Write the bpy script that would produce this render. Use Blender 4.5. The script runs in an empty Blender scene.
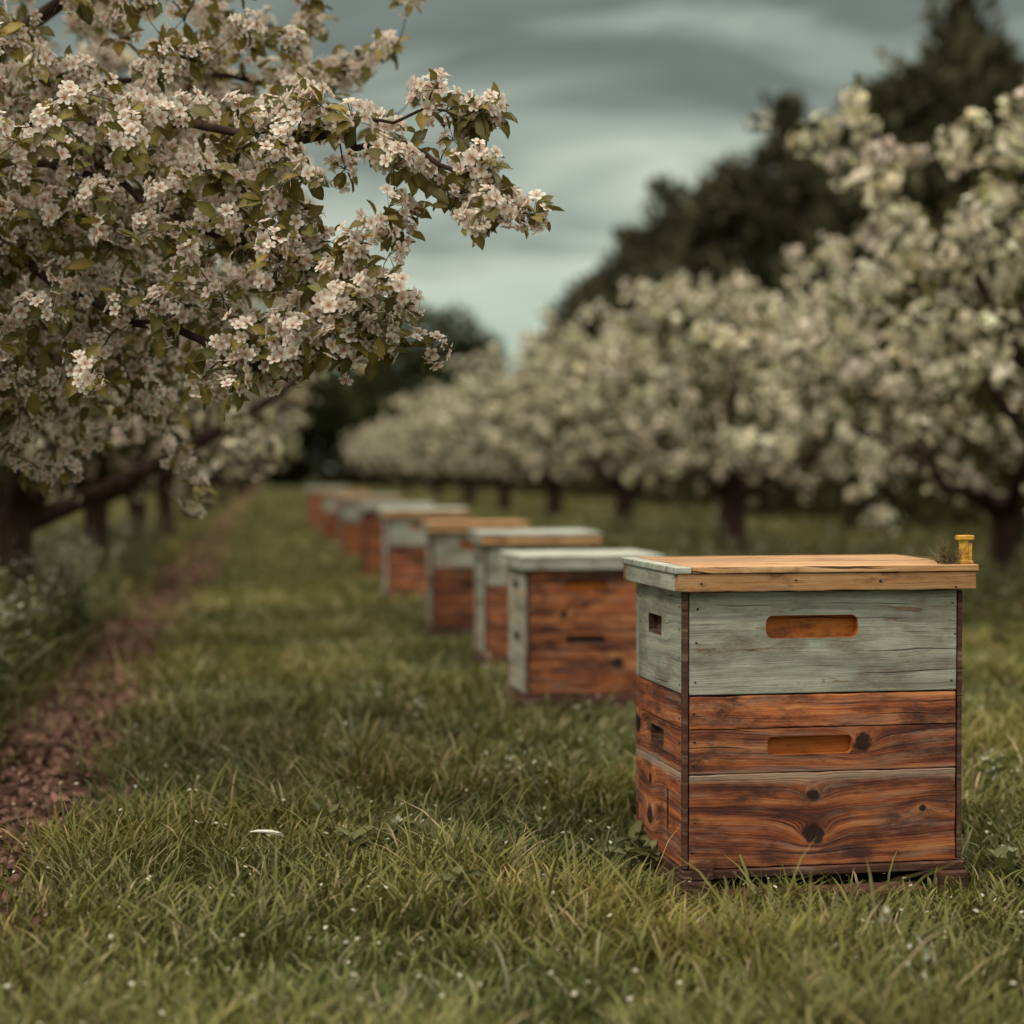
import bpy, bmesh, math, random
import numpy as np
from mathutils import Vector, Matrix, noise as mnoise
rng = np.random.default_rng(7); random.seed(7)
S = bpy.context.scene
COL = S.collection
SL = 0.117          # orchard rows run along direction (-SL, 1)

# ------------------------------------------------------------------ nodes helpers
class NT:
    def __init__(s, mat):
        s.t = mat.node_tree; s.n = s.t.nodes; s.l = s.t.links
    def new(s, typ, **kw):
        n = s.n.new(typ)
        for k, v in kw.items():
            if k.startswith('i_'):
                key = k[2:]
                n.inputs[int(key) if key.isdigit() else key.replace('_', ' ')].default_value = v
            else: setattr(n, k, v)
        return n
    def link(s, a, b): s.l.new(a, b)
    def setin(s, inp, v):
        if isinstance(v, bpy.types.NodeSocket): s.l.new(v, inp)
        else: inp.default_value = v
    def math(s, op, a, b=0.0, c=0.0, clamp=False):
        n = s.n.new('ShaderNodeMath'); n.operation = op; n.use_clamp = clamp
        s.setin(n.inputs[0], a); s.setin(n.inputs[1], b); s.setin(n.inputs[2], c)
        return n.outputs[0]
    def comb(s, x, y, z):
        n = s.n.new('ShaderNodeCombineXYZ')
        s.setin(n.inputs[0], x); s.setin(n.inputs[1], y); s.setin(n.inputs[2], z)
        return n.outputs[0]
    def noise(s, vec, scale=1.0, detail=4.0, rough=0.55, dist=0.0):
        n = s.n.new('ShaderNodeTexNoise')
        if vec is not None: s.l.new(vec, n.inputs['Vector'])
        n.inputs['Scale'].default_value = scale; n.inputs['Detail'].default_value = detail
        n.inputs['Roughness'].default_value = rough; n.inputs['Distortion'].default_value = dist
        return n.outputs['Fac']
    def ramp(s, fac, stops):
        n = s.n.new('ShaderNodeValToRGB'); cr = n.color_ramp
        while len(cr.elements) < len(stops): cr.elements.new(0.5)
        for e, (p, c) in zip(cr.elements, stops):
            e.position = p
            e.color = (c, c, c, 1) if isinstance(c, (int, float)) else (*c, 1)
        s.l.new(fac, n.inputs[0]); return n.outputs[0]
    def mix(s, fac, a, b, blend='MIX'):
        n = s.n.new('ShaderNodeMix'); n.data_type = 'RGBA'; n.blend_type = blend
        s.setin(n.inputs[0], fac)
        for idx, v in ((6, a), (7, b)):
            if isinstance(v, tuple): n.inputs[idx].default_value = (*v, 1) if len(v) == 3 else v
            else: s.l.new(v, n.inputs[idx])
        return n.outputs[2]
    def bump(s, h, strength=0.3, dist=0.002):
        n = s.n.new('ShaderNodeBump'); n.inputs['Strength'].default_value = strength
        n.inputs['Distance'].default_value = dist; s.l.new(h, n.inputs['Height'])
        return n.outputs[0]

def newmat(name):
    m = bpy.data.materials.new(name); m.use_nodes = True
    m.node_tree.nodes.clear(); return m, NT(m)

def finish(nt, color, rough=0.7, normal=None, transl=0.0, spec=0.3, tcol=None, metal=0.0):
    out = nt.new('ShaderNodeOutputMaterial')
    if spec == 0:
        p = nt.new('ShaderNodeBsdfDiffuse')
        nt.setin(p.inputs[0], (*color, 1) if isinstance(color, tuple) else color)
    else:
        p = nt.new('ShaderNodeBsdfPrincipled')
        nt.setin(p.inputs['Base Color'], (*color, 1) if isinstance(color, tuple) else color)
        nt.setin(p.inputs['Roughness'], rough)
        p.inputs['Specular IOR Level'].default_value = spec
        p.inputs['Metallic'].default_value = metal
    if normal is not None: nt.link(normal, p.inputs['Normal'])
    if transl > 0:
        t = nt.new('ShaderNodeBsdfTranslucent')
        nt.setin(t.inputs[0], tcol if tcol is not None else color)
        mx = nt.new('ShaderNodeMixShader'); mx.inputs[0].default_value = transl
        nt.link(p.outputs[0], mx.inputs[1]); nt.link(t.outputs[0], mx.inputs[2])
        nt.link(mx.outputs[0], out.inputs[0])
    else: nt.link(p.outputs[0], out.inputs[0])

def mat_attr(name, rough=0.6, transl=0.3, spec=0.3):
    m, nt = newmat(name)
    a = nt.new('ShaderNodeAttribute', attribute_name='col')
    finish(nt, a.outputs['Color'], rough, None, transl, spec)
    return m
M_PETAL = mat_attr('petal', 0.7, 0.38, 0)
M_PETALF = mat_attr('petal_orchard', 0.7, 0.22, 0)
M_LEAF = mat_attr('leaf', 0.5, 0.3, 0.35)
M_LEAFD = mat_attr('leaf_matte', 0.5, 0.2, 0)
M_NEEDLE = mat_attr('needle', 0.7, 0, 0)

def m_bark():
    m, nt = newmat('bark')
    g = nt.new('ShaderNodeTexCoord')
    mp = nt.new('ShaderNodeMapping'); mp.inputs['Scale'].default_value = (1, 1, .3)
    nt.link(g.outputs['Object'], mp.inputs[0])
    f = nt.noise(mp.outputs[0], 35, 6, .65)
    c = nt.ramp(f, [(0.3, (.020, .011, .009)), (.55, (.055, .030, .024)), (.75, (.11, .075, .06))])
    finish(nt, c, .9, nt.bump(f, .8, .01), 0, .2)
    return m
M_BARK = m_bark()

# ------------------------------------------------------------------ mesh builder
class MB:
    def __init__(s): s.v = []; s.f = []; s.c = []; s.n = 0
    def add(s, v, faces, mat=0, col=(1, 1, 1)):
        v = np.asarray(v, float).reshape(-1, 3)
        for f in faces:
            f = np.asarray(f, np.int64)
            if f.size: s.f.append((f + s.n, mat))
        c = np.asarray(col, float)
        if c.ndim == 1: c = np.tile(c, (len(v), 1))
        s.v.append(v); s.c.append(c); s.n += len(v)
    def scatter(s, tpl, C, R, sc, mat=0, tint=None):
        tv, tf, tc = tpl
        N, V = len(C), len(tv)
        if N == 0: return
        sc = np.broadcast_to(np.asarray(sc, float), (N,))
        vv = np.einsum('nij,vj->nvi', R, tv) * sc[:, None, None] + C[:, None, :]
        off = (np.arange(N) * V)[:, None, None]
        fs = [(np.asarray(f)[None] + off).reshape(-1, np.asarray(f).shape[1]) for f in tf]
        cc = np.tile(tc[None], (N, 1, 1))
        if tint is not None: cc = cc * tint[:, None, :]
        s.add(vv.reshape(-1, 3), fs, mat, cc.reshape(-1, 3))
    def build(s, name, mats, smooth=True):
        me = bpy.data.meshes.new(name)
        V = np.concatenate(s.v); C = np.concatenate(s.c)
        me.vertices.add(len(V)); me.vertices.foreach_set('co', V.astype(np.float32).ravel())
        li = np.concatenate([f.ravel() for f, m in s.f])
        tot = np.concatenate([np.full(len(f), f.shape[1]) for f, m in s.f])
        mi = np.concatenate([np.full(len(f), m) for f, m in s.f])
        st = np.concatenate([[0], np.cumsum(tot)[:-1]])
        me.loops.add(len(li)); me.loops.foreach_set('vertex_index', li.astype(np.int32))
        me.polygons.add(len(tot)); me.polygons.foreach_set('loop_start', st.astype(np.int32))
        me.polygons.foreach_set('loop_total', tot.astype(np.int32))
        me.polygons.foreach_set('material_index', mi.astype(np.int32))
        me.polygons.foreach_set('use_smooth', np.full(len(tot), smooth))
        for m in mats: me.materials.append(m)
        me.update(calc_edges=True)
        a = me.color_attributes.new('col', 'FLOAT_COLOR', 'POINT')
        a.data.foreach_set('color', np.concatenate([C, np.ones((len(C), 1))], 1).astype(np.float32).ravel())
        return me

def obj(name, me, parent=None, loc=(0, 0, 0), rz=0, sc=1):
    o = bpy.data.objects.new(name, me); COL.objects.link(o)
    o.location = loc; o.rotation_euler = (0, 0, rz); o.scale = (sc,) * 3 if np.isscalar(sc) else sc
    if parent: o.parent = parent
    return o

def norm(a): return a / (np.linalg.norm(a, axis=-1, keepdims=True) + 1e-9)
def rand_dirs(n): return norm(rng.normal(size=(n, 3)))
def frames_z(nrm):            # local z = nrm, random spin
    t = rand_dirs(len(nrm)); x = norm(np.cross(t, nrm)); y = np.cross(nrm, x)
    return np.stack([x, y, nrm], -1)
def frames_x(d, up=None):     # local x = d
    t = rand_dirs(len(d)) if up is None else norm(up)
    z = norm(t - (t * d).sum(-1, keepdims=True) * d); y = np.cross(z, d)
    return np.stack([d, y, z], -1)

def tube(mb, pts, rad, sides=6, mat=0, col=(1, 1, 1)):
    pts = np.asarray(pts, float); n = len(pts)
    T = norm(np.gradient(pts, axis=0))
    ref = np.array([0.31, 0.2, 0.93]); 
    if abs(T[0] @ norm(ref)) > .93: ref = np.array([1., .1, 0])
    A = norm(np.cross(T, ref)); B = np.cross(T, A)
    th = np.linspace(0, 2 * np.pi, sides, endpoint=False)
    v = pts[:, None] + (A[:, None] * np.cos(th)[None, :, None] + B[:, None] * np.sin(th)[None, :, None]) * np.asarray(rad)[:, None, None]
    f = []
    for i in range(n - 1):
        for j in range(sides):
            k = (j + 1) % sides
            f.append((i * sides + j, i * sides + k, (i + 1) * sides + k, (i + 1) * sides + j))
    mb.add(v.reshape(-1, 3), [f], mat, col)

def spline(ctrl, n):
    ctrl = np.asarray(ctrl, float); k = len(ctrl)
    p = np.vstack([2 * ctrl[0] - ctrl[1], ctrl, 2 * ctrl[-1] - ctrl[-2]])
    out = []
    for t in np.linspace(0, k - 1 - 1e-6, n):
        i = int(t); u = t - i; a, b, c, d = p[i:i + 4]
        out.append(.5 * ((2 * b) + (-a + c) * u + (2 * a - 5 * b + 4 * c - d) * u * u + (-a + 3 * b - 3 * c + d) * u ** 3))
    return np.array(out)

# ------------------------------------------------------------------ templates
def flower_tpl():
    V = []; F3 = []; F4 = []; Cc = []
    for k in range(5):
        a = k * 2 * math.pi / 5 + .1 * (k % 2)
        w = .34 + .03 * (k % 3)
        loc = [(.10, 0, .0), (.42, -w * .8, .10), (.42, w * .8, .10), (.80, -w * .85, .17), (.80, w * .85, .17), (1.0, 0.0, .12), (.5, 0, .03)]
        b = len(V)
        for (x, y, z) in loc: V.append((x * math.cos(a) - y * math.sin(a), x * math.sin(a) + y * math.cos(a), z))
        Cc += [(.66, .38, .28), (.93, .89, .82), (.93, .89, .82), (.96, .94, .88), (.96, .94, .88), (.95, .91, .85), (.90, .80, .70)]
        F4 += [(b, b + 6, b + 3, b + 1), (b, b + 2, b + 4, b + 6), (b + 3, b + 6, b + 4, b + 5)]
    b = len(V)
    for k in range(5):
        a = k * math.pi * .4; V.append((.14 * math.cos(a), .14 * math.sin(a), .10)); Cc.append((.42, .16, .08))
    V.append((0, 0, .17)); Cc.append((.55, .38, .08))
    F3 += [(b + k, b + (k + 1) % 5, b + 5) for k in range(5)]
    for k in range(5):   # stamens
        a = k * 2 * math.pi / 5 + .3; b = len(V); r = .30
        ca, sa = math.cos(a), math.sin(a)
        V += [(.06 * ca, .06 * sa, .1), (r * ca + .035 * sa, r * sa - .035 * ca, .32), (r * ca - .035 * sa, r * sa + .035 * ca, .32)]
        Cc += [(.8, .7, .6)] + [(.42, .18, .07)] * 2
        F3.append((b, b + 1, b + 2))
    return np.array(V), [np.array(F3), np.array(F4)], np.array(Cc)
T_FLOWER = flower_tpl()
def flower_lo():
    V = []; F4 = []; Cc = []
    for k in range(5):
        a = k * 2 * math.pi / 5; w = .34; b = len(V)
        for (x, y, z) in [(.08, 0, .0), (.62, -w, .14), (1.0, 0, .12), (.62, w, .14)]: V.append((x * math.cos(a) - y * math.sin(a), x * math.sin(a) + y * math.cos(a), z))
        Cc += [(.62, .40, .28), (.93, .90, .82), (.95, .92, .86), (.93, .90, .82)]
        F4.append((b, b + 1, b + 2, b + 3))
    return np.array(V), [np.array(F4)], np.array(Cc)
T_FLOWERLO = flower_lo()
def leaf_tpl(c1, c2, w=.26, fold=.10):
    V = [(0, 0, 0), (.25, -w * .75, fold), (.25, w * .75, fold), (.3, 0, 0), (.6, -w, fold * .9), (.6, w, fold * .9), (.62, 0, -.03), (1, 0, -.14), (.86, -w * .5, .0), (.86, w * .5, .0)]
    F3 = [(0, 3, 1), (0, 2, 3), (6, 7, 8), (6, 9, 7)]; F4 = [(1, 3, 6, 4), (3, 2, 5, 6)]
    F3 += [(4, 6, 8), (6, 5, 9)]
    C = [c2 if i in (3, 6, 0) else c1 for i in range(10)]
    return np.array(V), [np.array(F3), np.array(F4)], np.array(C)
T_LEAF = leaf_tpl((.115, .115, .030), (.18, .165, .055))
T_LEAFQ = (np.array([(0, 0, 0), (.5, -.28, .08), (1, 0, -.06), (.5, .28, .08)]), [np.array([(0, 1, 2, 3)])], np.tile([.095, .095, .028], (4, 1)))
def cluster_tpl(n, leaves, pet=(.80, .74, .60), leafc=(.07, .08, .025), r=1.0, seed=1, big=1.0):
    g = np.random.default_rng(seed); V = []; F = []; C = []
    for k in range(n + leaves):
        isl = k >= n
        d = g.normal(size=3); d /= np.linalg.norm(d)
        if isl: d[2] -= .4
        c = d * r * (.5 + .5 * g.random()) * (1.2 if isl else 1)
        u = g.normal(size=3); u = u - (u @ d) * d * .7; u /= np.linalg.norm(u)
        w = np.cross(u, d); w /= np.linalg.norm(w)
        a, b_ = (.62, .25) if isl else (.40 + .1 * g.random(), .38)
        a *= big; b_ *= big
        b = len(V); V += [c - u * a, c - w * b_ + d * .08, c + u * a, c + w * b_ + d * .08]
        F.append((b, b + 1, b + 2, b + 3))
        base = np.array(leafc if isl else pet) * (.75 + .35 * g.random())
        C += [base] * 4
    return np.array(V), [np.array(F)], np.array(C)

# ------------------------------------------------------------------ tree generators
def grow(mb, nodes, targets, rtip=.0015, k=.006, sag=.0, sides=5, jit=.06):
    P = [np.array(p) for p, r in nodes]; Rr = [r for p, r in nodes]
    paths = []
    for t in targets:
        A = np.array(P); d = np.linalg.norm(A - t, axis=1)
        i = int(np.argmin(d + .15 * np.maximum(0, A[:, 2] - t[2] + .1)))
        p0 = A[i]; L = d[i]
        if L < .03: continue
        m1 = p0 + (t - p0) * .35 + rng.normal(size=3) * L * jit + np.array([0, 0, sag * L])
        m2 = p0 + (t - p0) * .7 + rng.normal(size=3) * L * jit + np.array([0, 0, sag * L])
        pp = spline([p0, m1, m2, t], 7)
        r0 = min(Rr[i] * .8, rtip + k * L + .001)
        rad = np.linspace(r0, rtip, 7)
        tube(mb, pp, rad, sides, 0)
        for q, r in list(zip(pp, rad))[2:]: P.append(q); Rr.append(r)
        paths.append(pp)
    return paths

def orchard_tree(seed, petcol=(.80, .74, .60), leafiness=3, nshoot=390, rx=1.8, rz=.97, cz=1.48, crad=.05, leafc=(.06, .06, .02), zmin=.38, tr=1.0, wand=.26, far=False):
    global rng
    rng = np.random.default_rng(seed)
    mb = MB(); nodes = []
    th = .62 + .1 * rng.random()
    tp = spline([(0, 0, -.1), (.03, .02, .25), (-.03 + .1 * rng.random(), .02, .45), (.02, 0, th)], 9)
    tube(mb, tp, np.array([.19, .15, .13, .12, .115, .11, .11, .115, .10]) * tr, 10)
    for q in tp[5:]: nodes.append((q, .09 * tr))
    nl = 7
    for i in range(nl):
        a = i * 2 * math.pi / nl + rng.normal() * .2; e = .30 + .5 * rng.random()
        dr = np.array([math.cos(a) * math.cos(e), math.sin(a) * math.cos(e), math.sin(e)])
        L = 1.0 + .5 * rng.random()
        st = tp[-2] + np.array([0, 0, -.1 * rng.random()])
        pp = spline([st, st + dr * L * .35 + (0, 0, .02), st + dr * L * .7 + rng.normal(size=3) * .08, st + dr * L + np.array([0, 0, .2])], 9)
        tube(mb, pp, np.linspace(.065, .02, 9) * tr, 7)
        for q, r in zip(pp[2:], np.linspace(.055, .02, 7)): nodes.append((q, r * tr))
    d = rand_dirs(50); rr = .45 + .3 * rng.random(50)
    T = d * rr[:, None] * np.array([rx, rx, rz]) + np.array([0, 0, cz])
    T = T[np.argsort(np.linalg.norm(T - tp[-1], axis=1))]
    base = grow(mb, nodes, T, .006, .012)
    for pp in base:
        for q in pp[2:]: nodes.append((q, .01))
    d = rand_dirs(nshoot); lump = np.array([mnoise.noise(Vector(x * 2.3) + Vector((seed * 7.3, 0, 0))) for x in d])
    rr = (.55 + .45 * rng.random(nshoot) ** .6) * (1 + .42 * lump)
    T = d * rr[:, None] * np.array([rx, rx, rz]) + np.array([0, 0, cz])
    T[:, 2] = np.maximum(T[:, 2], zmin + .25 * rng.random(nshoot))
    T += (np.array([0, 0, 1.]) + d * [.8, .8, 0]) * (wand * rng.random(nshoot) ** 2)[:, None]
    T = T[np.argsort(np.linalg.norm(T - np.array([0, 0, cz]), axis=1))]
    paths = grow(mb, nodes, T, .002, .008, -.04, 4)
    C = []
    for pp in paths:
        L = np.linalg.norm(pp[-1] - pp[0]); n = max(3, int(L / (.07 if far else .045)))
        for u in rng.random(n) ** .75:
            x = u * 6; i = min(5, int(x)); C.append(pp[i] + (pp[i + 1] - pp[i]) * (x - i) + rng.normal(size=3) * .020)
    C = np.array(C); n = len(C)
    for kk in range(3):
        sel = np.arange(n) % 3 == kk
        tpl = cluster_tpl(4, 2, petcol, leafc, 1.1, seed * 5 + kk, 1.7) if far else cluster_tpl(8, leafiness, petcol, leafc, 1.0, seed * 5 + kk, 1.08)
        m = int(sel.sum()); br = .70 + .45 * rng.random(m)
        tint = np.stack([br, br * (1 + .04 * rng.normal(size=m)), br * (1 + .06 * rng.normal(size=m))], 1)
        mb.scatter(tpl, C[sel], frames_z(rand_dirs(m)), crad * (.6 + .8 * rng.random(m)), 1, tint)
    m = 900 if far else 1900; d = rand_dirs(m) * (rng.random(m) ** .4)[:, None] * np.array([rx, rx, rz]) * .8 + np.array([0, 0, cz])
    br = .5 + .6 * rng.random(m)
    mb.scatter(T_LEAFQ, d, frames_x(rand_dirs(m)), (.06 + .04 * rng.random(m)) * (1.6 if far else 1), 2, np.stack([br * .7, br * .7, br * .7], 1))
    return mb.build('blossom_tree_mesh', [M_BARK, M_PETALF, M_LEAFD])

def conifer(seed, H=10.6, Rm=2.3):
    """dark yew-like conifer: several leaders with ascending, ragged branches"""
    global rng
    rng = np.random.default_rng(seed); mb = MB()
    C = []; D = []
    leaders = [(0, 0, 1.0)] + [(1.05 * math.cos(a), 1.05 * math.sin(a), .76 + .20 * rng.random()) for a in (seed + np.arange(4) * 1.6)]
    for lx, ly, hs in leaders:
        h = H * hs
        tube(mb, [(lx * .2, ly * .2, -.2), (lx, ly, h * .45), (lx * 1.1, ly * 1.1, h * .98)], [.22, .13, .015], 7)
        nz = 44
        for i in range(nz):
            z = .4 + (h - .5) * i / nz; u = z / h
            prof = Rm * .62 * (min(1, (1 - u) * 2.8) ** .7) * (.8 + .28 * math.sin(u * 19 + seed + lx * 5))
            for j in range(5):
                a = rng.random() * 6.283
                L = prof * (.45 + .85 * rng.random()) * (1 + .6 * mnoise.noise(Vector((math.cos(a) * 1.5 + lx, math.sin(a) * 1.5 + ly, z * .6 + seed * 9)))) + .08
                p0 = np.array([lx, ly, z]); p1 = np.array([lx + math.cos(a) * L, ly + math.sin(a) * L, z + .55 * L])
                n = 4 + int(L * 10)
                t = .3 + .7 * rng.random(n) ** .7
                C.append(p0 + (p1 - p0) * t[:, None] + rng.normal(size=(n, 3)) * .10)
                D.append(norm(np.array([math.cos(a) * .6, math.sin(a) * .6, .9]) + rng.normal(size=(n, 3)) * .45))
    C = np.concatenate(C); D = np.concatenate(D); n = len(C)
    V = np.array([(0, 0, 0), (.5, -.24, .03), (1, 0, 0), (.5, .24, .03)]); tc = np.tile([.085, .086, .052], (4, 1))
    br = .35 + 1.2 * rng.random(n)
    mb.scatter((V, [np.array([(0, 1, 2, 3)])], tc), C, frames_x(D), .26 + .24 * rng.random(n), 1, np.stack([br * 1.05, br, br], 1))
    return mb.build('conifer_mesh', [M_BARK, M_NEEDLE])

def leafy_mass(seed, lumps, nper, col=(.04, .05, .022), size=.16, mb=None):
    global rng
    rng = np.random.default_rng(seed); mb = mb or MB()
    V = np.array([(0, 0, 0), (.5, -.25, .05), (1, 0, -.03), (.5, .25, .05)]); tc = np.tile(col, (4, 1))
    for c, r in lumps:
        n = nper; d = rand_dirs(n)
        nz = np.array([mnoise.noise(Vector(x * 2.6 + np.array(c))) for x in d])
        p = d * (.7 + .3 * rng.random(n) + .35 * nz)[:, None] * np.array(r) + np.array(c)
        ok = p[:, 2] > .02; p = p[ok]; d = d[ok]; m = len(p)
        br = .55 + .8 * rng.random(m)
        mb.scatter((V, [np.array([(0, 1, 2, 3)])], tc), p, frames_x(norm(d + rng.normal(size=(m, 3)) * .8)), size * (.7 + .6 * rng.random(m)), 0, np.stack([br, br, br], 1))
    return mb

# ------------------------------------------------------------------ ground
A0 = math.atan(.185)
HV = [  # x, y(dist), width, depth, height, angle, style
 (.314, 3.45, .535, .36, .527, A0, 0),
 (.050, 6.15, .43, .36, .425, A0 * 1.0, 1),
 (-.105, 7.5, .44, .36, .455, A0 * .8, 2),
 (-.375, 8.9, .44, .34, .455, A0 * .7, 3),
 (-.73, 11.15, .46, .36, .475, A0 * .8, 2),
 (-1.01, 13.0, .46, .36, .47, A0 * .8, 4),
 (-1.46, 16.3, .48, .36, .48, A0 * .8, 2),
 (-2.0, 20., .48, .36, .48, A0 * .7, 3),
 (-2.62, 24.5, .48, .36, .48, A0 * .7, 1),
]
SD, SC = .130, -.60      # bare soil strip: x + SD*y = SC
def gh(x, y):
    x = np.asarray(x, float); y = np.asarray(y, float); s = x + SD * y
    h = .010 * np.sin(x * 2.1 + y * .7) + .008 * np.sin(y * 1.9 - x * 1.1 + 1) + .005 * np.sin(x * 5.3 + 2) * np.sin(y * 4.1)
    h = h - .035 * np.exp(-((s - SC) / .22) ** 2) - .004
    for hx, hy, w, dd, hh, a, st in HV:
        g = np.exp(-(((x - hx - w / 2) / .55) ** 4 + ((y - hy - .1) / .6) ** 4))
        h = h * (1 - g) - .028 * g
    return h

def axis_grid(fine_lo, fine_hi, step, lo, hi):
    a = list(np.arange(fine_lo, fine_hi, step)); st = step
    x = fine_hi
    while x < hi: a.append(x); st *= 1.25; x += st
    a.append(hi); x = fine_lo; st = step; b = []
    while True:
        st *= 1.25; x -= st
        if x < lo: break
        b.append(x)
    b.append(lo); return np.array(sorted(set(b)) + a)
xs = axis_grid(-4, 4, .06, -400, 400); ys = axis_grid(.5, 14, .08, -100, 900)
X, Y = np.meshgrid(xs, ys)
near = np.exp(-np.maximum(0, np.hypot(X, Y - 5) - 40) / 20)
Z = gh(X, Y) * near
mb = MB(); nx, ny = len(xs), len(ys)
idx = np.arange(nx * ny).reshape(ny, nx)
F = np.stack([idx[:-1, :-1], idx[:-1, 1:], idx[1:, 1:], idx[1:, :-1]], -1).reshape(-1, 4)
mb.add(np.stack([X, Y, Z], -1).reshape(-1, 3), [F])
m, nt = newmat('ground_soil_and_turf')
g = nt.new('ShaderNodeNewGeometry'); sep = nt.new('ShaderNodeSeparateXYZ'); nt.link(g.outputs['Position'], sep.inputs[0])
s_ = nt.math('ADD', sep.outputs[0], nt.math('MULTIPLY', sep.outputs[1], SD))
s_ = nt.math('ADD', s_, nt.math('MULTIPLY', nt.math('SUBTRACT', nt.noise(g.outputs['Position'], 3, 3), .5), .35))
d_ = nt.math('ABSOLUTE', nt.math('ADD', s_, -SC))
soilf = nt.ramp(nt.math('MULTIPLY', d_, 1.0), [(.20, 1.0), (.32, 0.0)])
n1 = nt.noise(g.outputs['Position'], 22, 5, .7); n2 = nt.noise(g.outputs['Position'], 1.1, 3)
soil = nt.ramp(n1, [(.3, (.06, .028, .022)), (.55, (.16, .085, .065)), (.8, (.32, .22, .17))])
turf = nt.ramp(n1, [(.3, (.030, .028, .010)), (.7, (.074, .073, .023))])
turf2 = nt.ramp(n1, [(.3, (.048, .044, .015)), (.7, (.105, .102, .036))])
turf = nt.mix(nt.ramp(n2, [(.4, 0.), (.6, 1.)]), turf, turf2)
finish(nt, nt.mix(soilf, turf, soil), .95, nt.bump(n1, .9, .03), 0, .1)
obj('ground', mb.build('ground', [m]))

# ------------------------------------------------------------------ grass
rng = np.random.default_rng(11)
def hive_local(x, y, p):
    hx, hy, w, dd, h, a, st = p
    dx, dy = x - hx, y - hy
    return dx * math.cos(a) + dy * math.sin(a), -dx * math.sin(a) + dy * math.cos(a)
def in_hive(x, y, mrg=.0, front=.0):
    r = np.zeros(len(x), bool)
    for p in HV:
        lx, ly = hive_local(x, y, p)
        r |= (lx > -mrg) & (lx < p[2] + mrg) & (ly > -mrg - front) & (ly < p[3] + mrg)
    return r
NC = 33000
cd = []
while sum(len(c) for c in cd) < NC:
    y = 1.3 + 58 * rng.random(400000) ** 2.2
    pdf_y = (np.maximum(y - 1.3, 1e-3) / 58) ** (1 / 2.2 - 1)
    half = .33 * y + .7
    dens = 1 / (1 + (y / 4.0) ** 2.2)
    w = half * dens / pdf_y; w /= np.quantile(w, .995)
    k = rng.random(len(y)) < w; y = y[k]
    x = (rng.random(len(y)) * 2 - 1) * (.33 * y + .7)
    cd.append(np.stack([x, y], 1))
cc = np.concatenate(cd)[:NC]
s = cc[:, 0] + SD * cc[:, 1]
nzv = np.array([mnoise.noise(Vector((a * 1.7, b * 1.7, 0))) for a, b in cc])
nz2 = np.array([mnoise.noise(Vector((a * 6, b * 6, 5))) for a, b in cc])
nz3 = np.array([mnoise.noise(Vector((a * .6, b * .6, 9))) for a, b in cc])
keep = ~((np.abs(s - SC + nzv * .10) < .21) & (rng.random(NC) > .05))
cc, s, nzv, nz2, nz3 = cc[keep], s[keep], nzv[keep], nz2[keep], nz3[keep]
per = 12
n = len(cc) * per
ci = np.repeat(np.arange(len(cc)), per)
dist = cc[ci, 1]
spread = .026 * (1 + dist / 5)
off = rng.normal(size=(n, 2)) * spread[:, None]
bx = cc[ci, 0] + off[:, 0]; by = cc[ci, 1] + off[:, 1]
ok = ~in_hive(bx, by, .004) & ~(in_hive(bx, by, .01, .085) & (rng.random(n) < .80))
bx, by, ci, off, dist = bx[ok], by[ok], ci[ok], off[ok], dist[ok]; n = len(bx)
hN = np.clip(1 + .9 * nzv[ci] + .8 * nz2[ci], .45, 2.1)
under = (s[ci] < SC - .2)
short = in_hive(bx, by, .10, .30)
hgt = (.028 + .042 * rng.random(n) ** 1.3) * hN * np.where(under, 1.9, 1.0) * np.where(short, .65, 1.)
tall = rng.random(n) < .06; hgt[tall] *= 1.9
wid = (.0008 + .0007 * rng.random(n)) * (1 + dist / 2.6)
lean_dir = off / (np.linalg.norm(off, axis=1, keepdims=True) + 1e-6) + rng.normal(size=(n, 2)) * 1.2 + np.array([.25, -.1])
lean_dir /= np.linalg.norm(lean_dir, axis=1, keepdims=True)
lean = (.2 + 1.0 * rng.random(n)) * hgt
bz = gh(bx, by)
sd = np.stack([-lean_dir[:, 1], lean_dir[:, 0]], 1)
rr_ = rng.normal(size=(n, 2)) * .6; sd = sd + rr_; sd /= np.linalg.norm(sd, axis=1, keepdims=True)
V = np.zeros((n, 7, 3)); C = np.zeros((n, 7, 3))
dry = rng.random(n) < .13
b1 = np.where(dry[:, None], [.28, .225, .12], [.128, .130, .034]) * (.6 + .7 * rng.random(n))[:, None]
b1 = b1 * np.stack([1 + .5 * nzv[ci], 1 + .25 * nzv[ci], 1 + .3 * nz2[ci]], 1) * (1 + .5 * nz3[ci])[:, None]
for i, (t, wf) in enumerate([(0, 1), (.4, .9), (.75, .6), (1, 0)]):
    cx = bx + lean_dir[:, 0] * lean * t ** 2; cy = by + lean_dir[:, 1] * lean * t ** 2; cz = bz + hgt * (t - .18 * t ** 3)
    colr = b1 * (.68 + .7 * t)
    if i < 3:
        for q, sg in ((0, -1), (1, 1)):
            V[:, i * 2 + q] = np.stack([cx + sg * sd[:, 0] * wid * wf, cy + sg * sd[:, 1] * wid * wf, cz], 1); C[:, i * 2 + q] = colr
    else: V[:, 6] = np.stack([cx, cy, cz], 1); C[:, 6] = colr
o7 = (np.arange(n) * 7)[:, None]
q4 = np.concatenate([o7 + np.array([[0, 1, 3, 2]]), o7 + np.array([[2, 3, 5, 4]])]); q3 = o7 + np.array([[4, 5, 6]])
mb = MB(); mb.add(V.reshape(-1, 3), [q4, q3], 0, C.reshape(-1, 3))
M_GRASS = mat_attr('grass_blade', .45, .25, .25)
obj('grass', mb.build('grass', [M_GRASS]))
print('blades', n)

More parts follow.
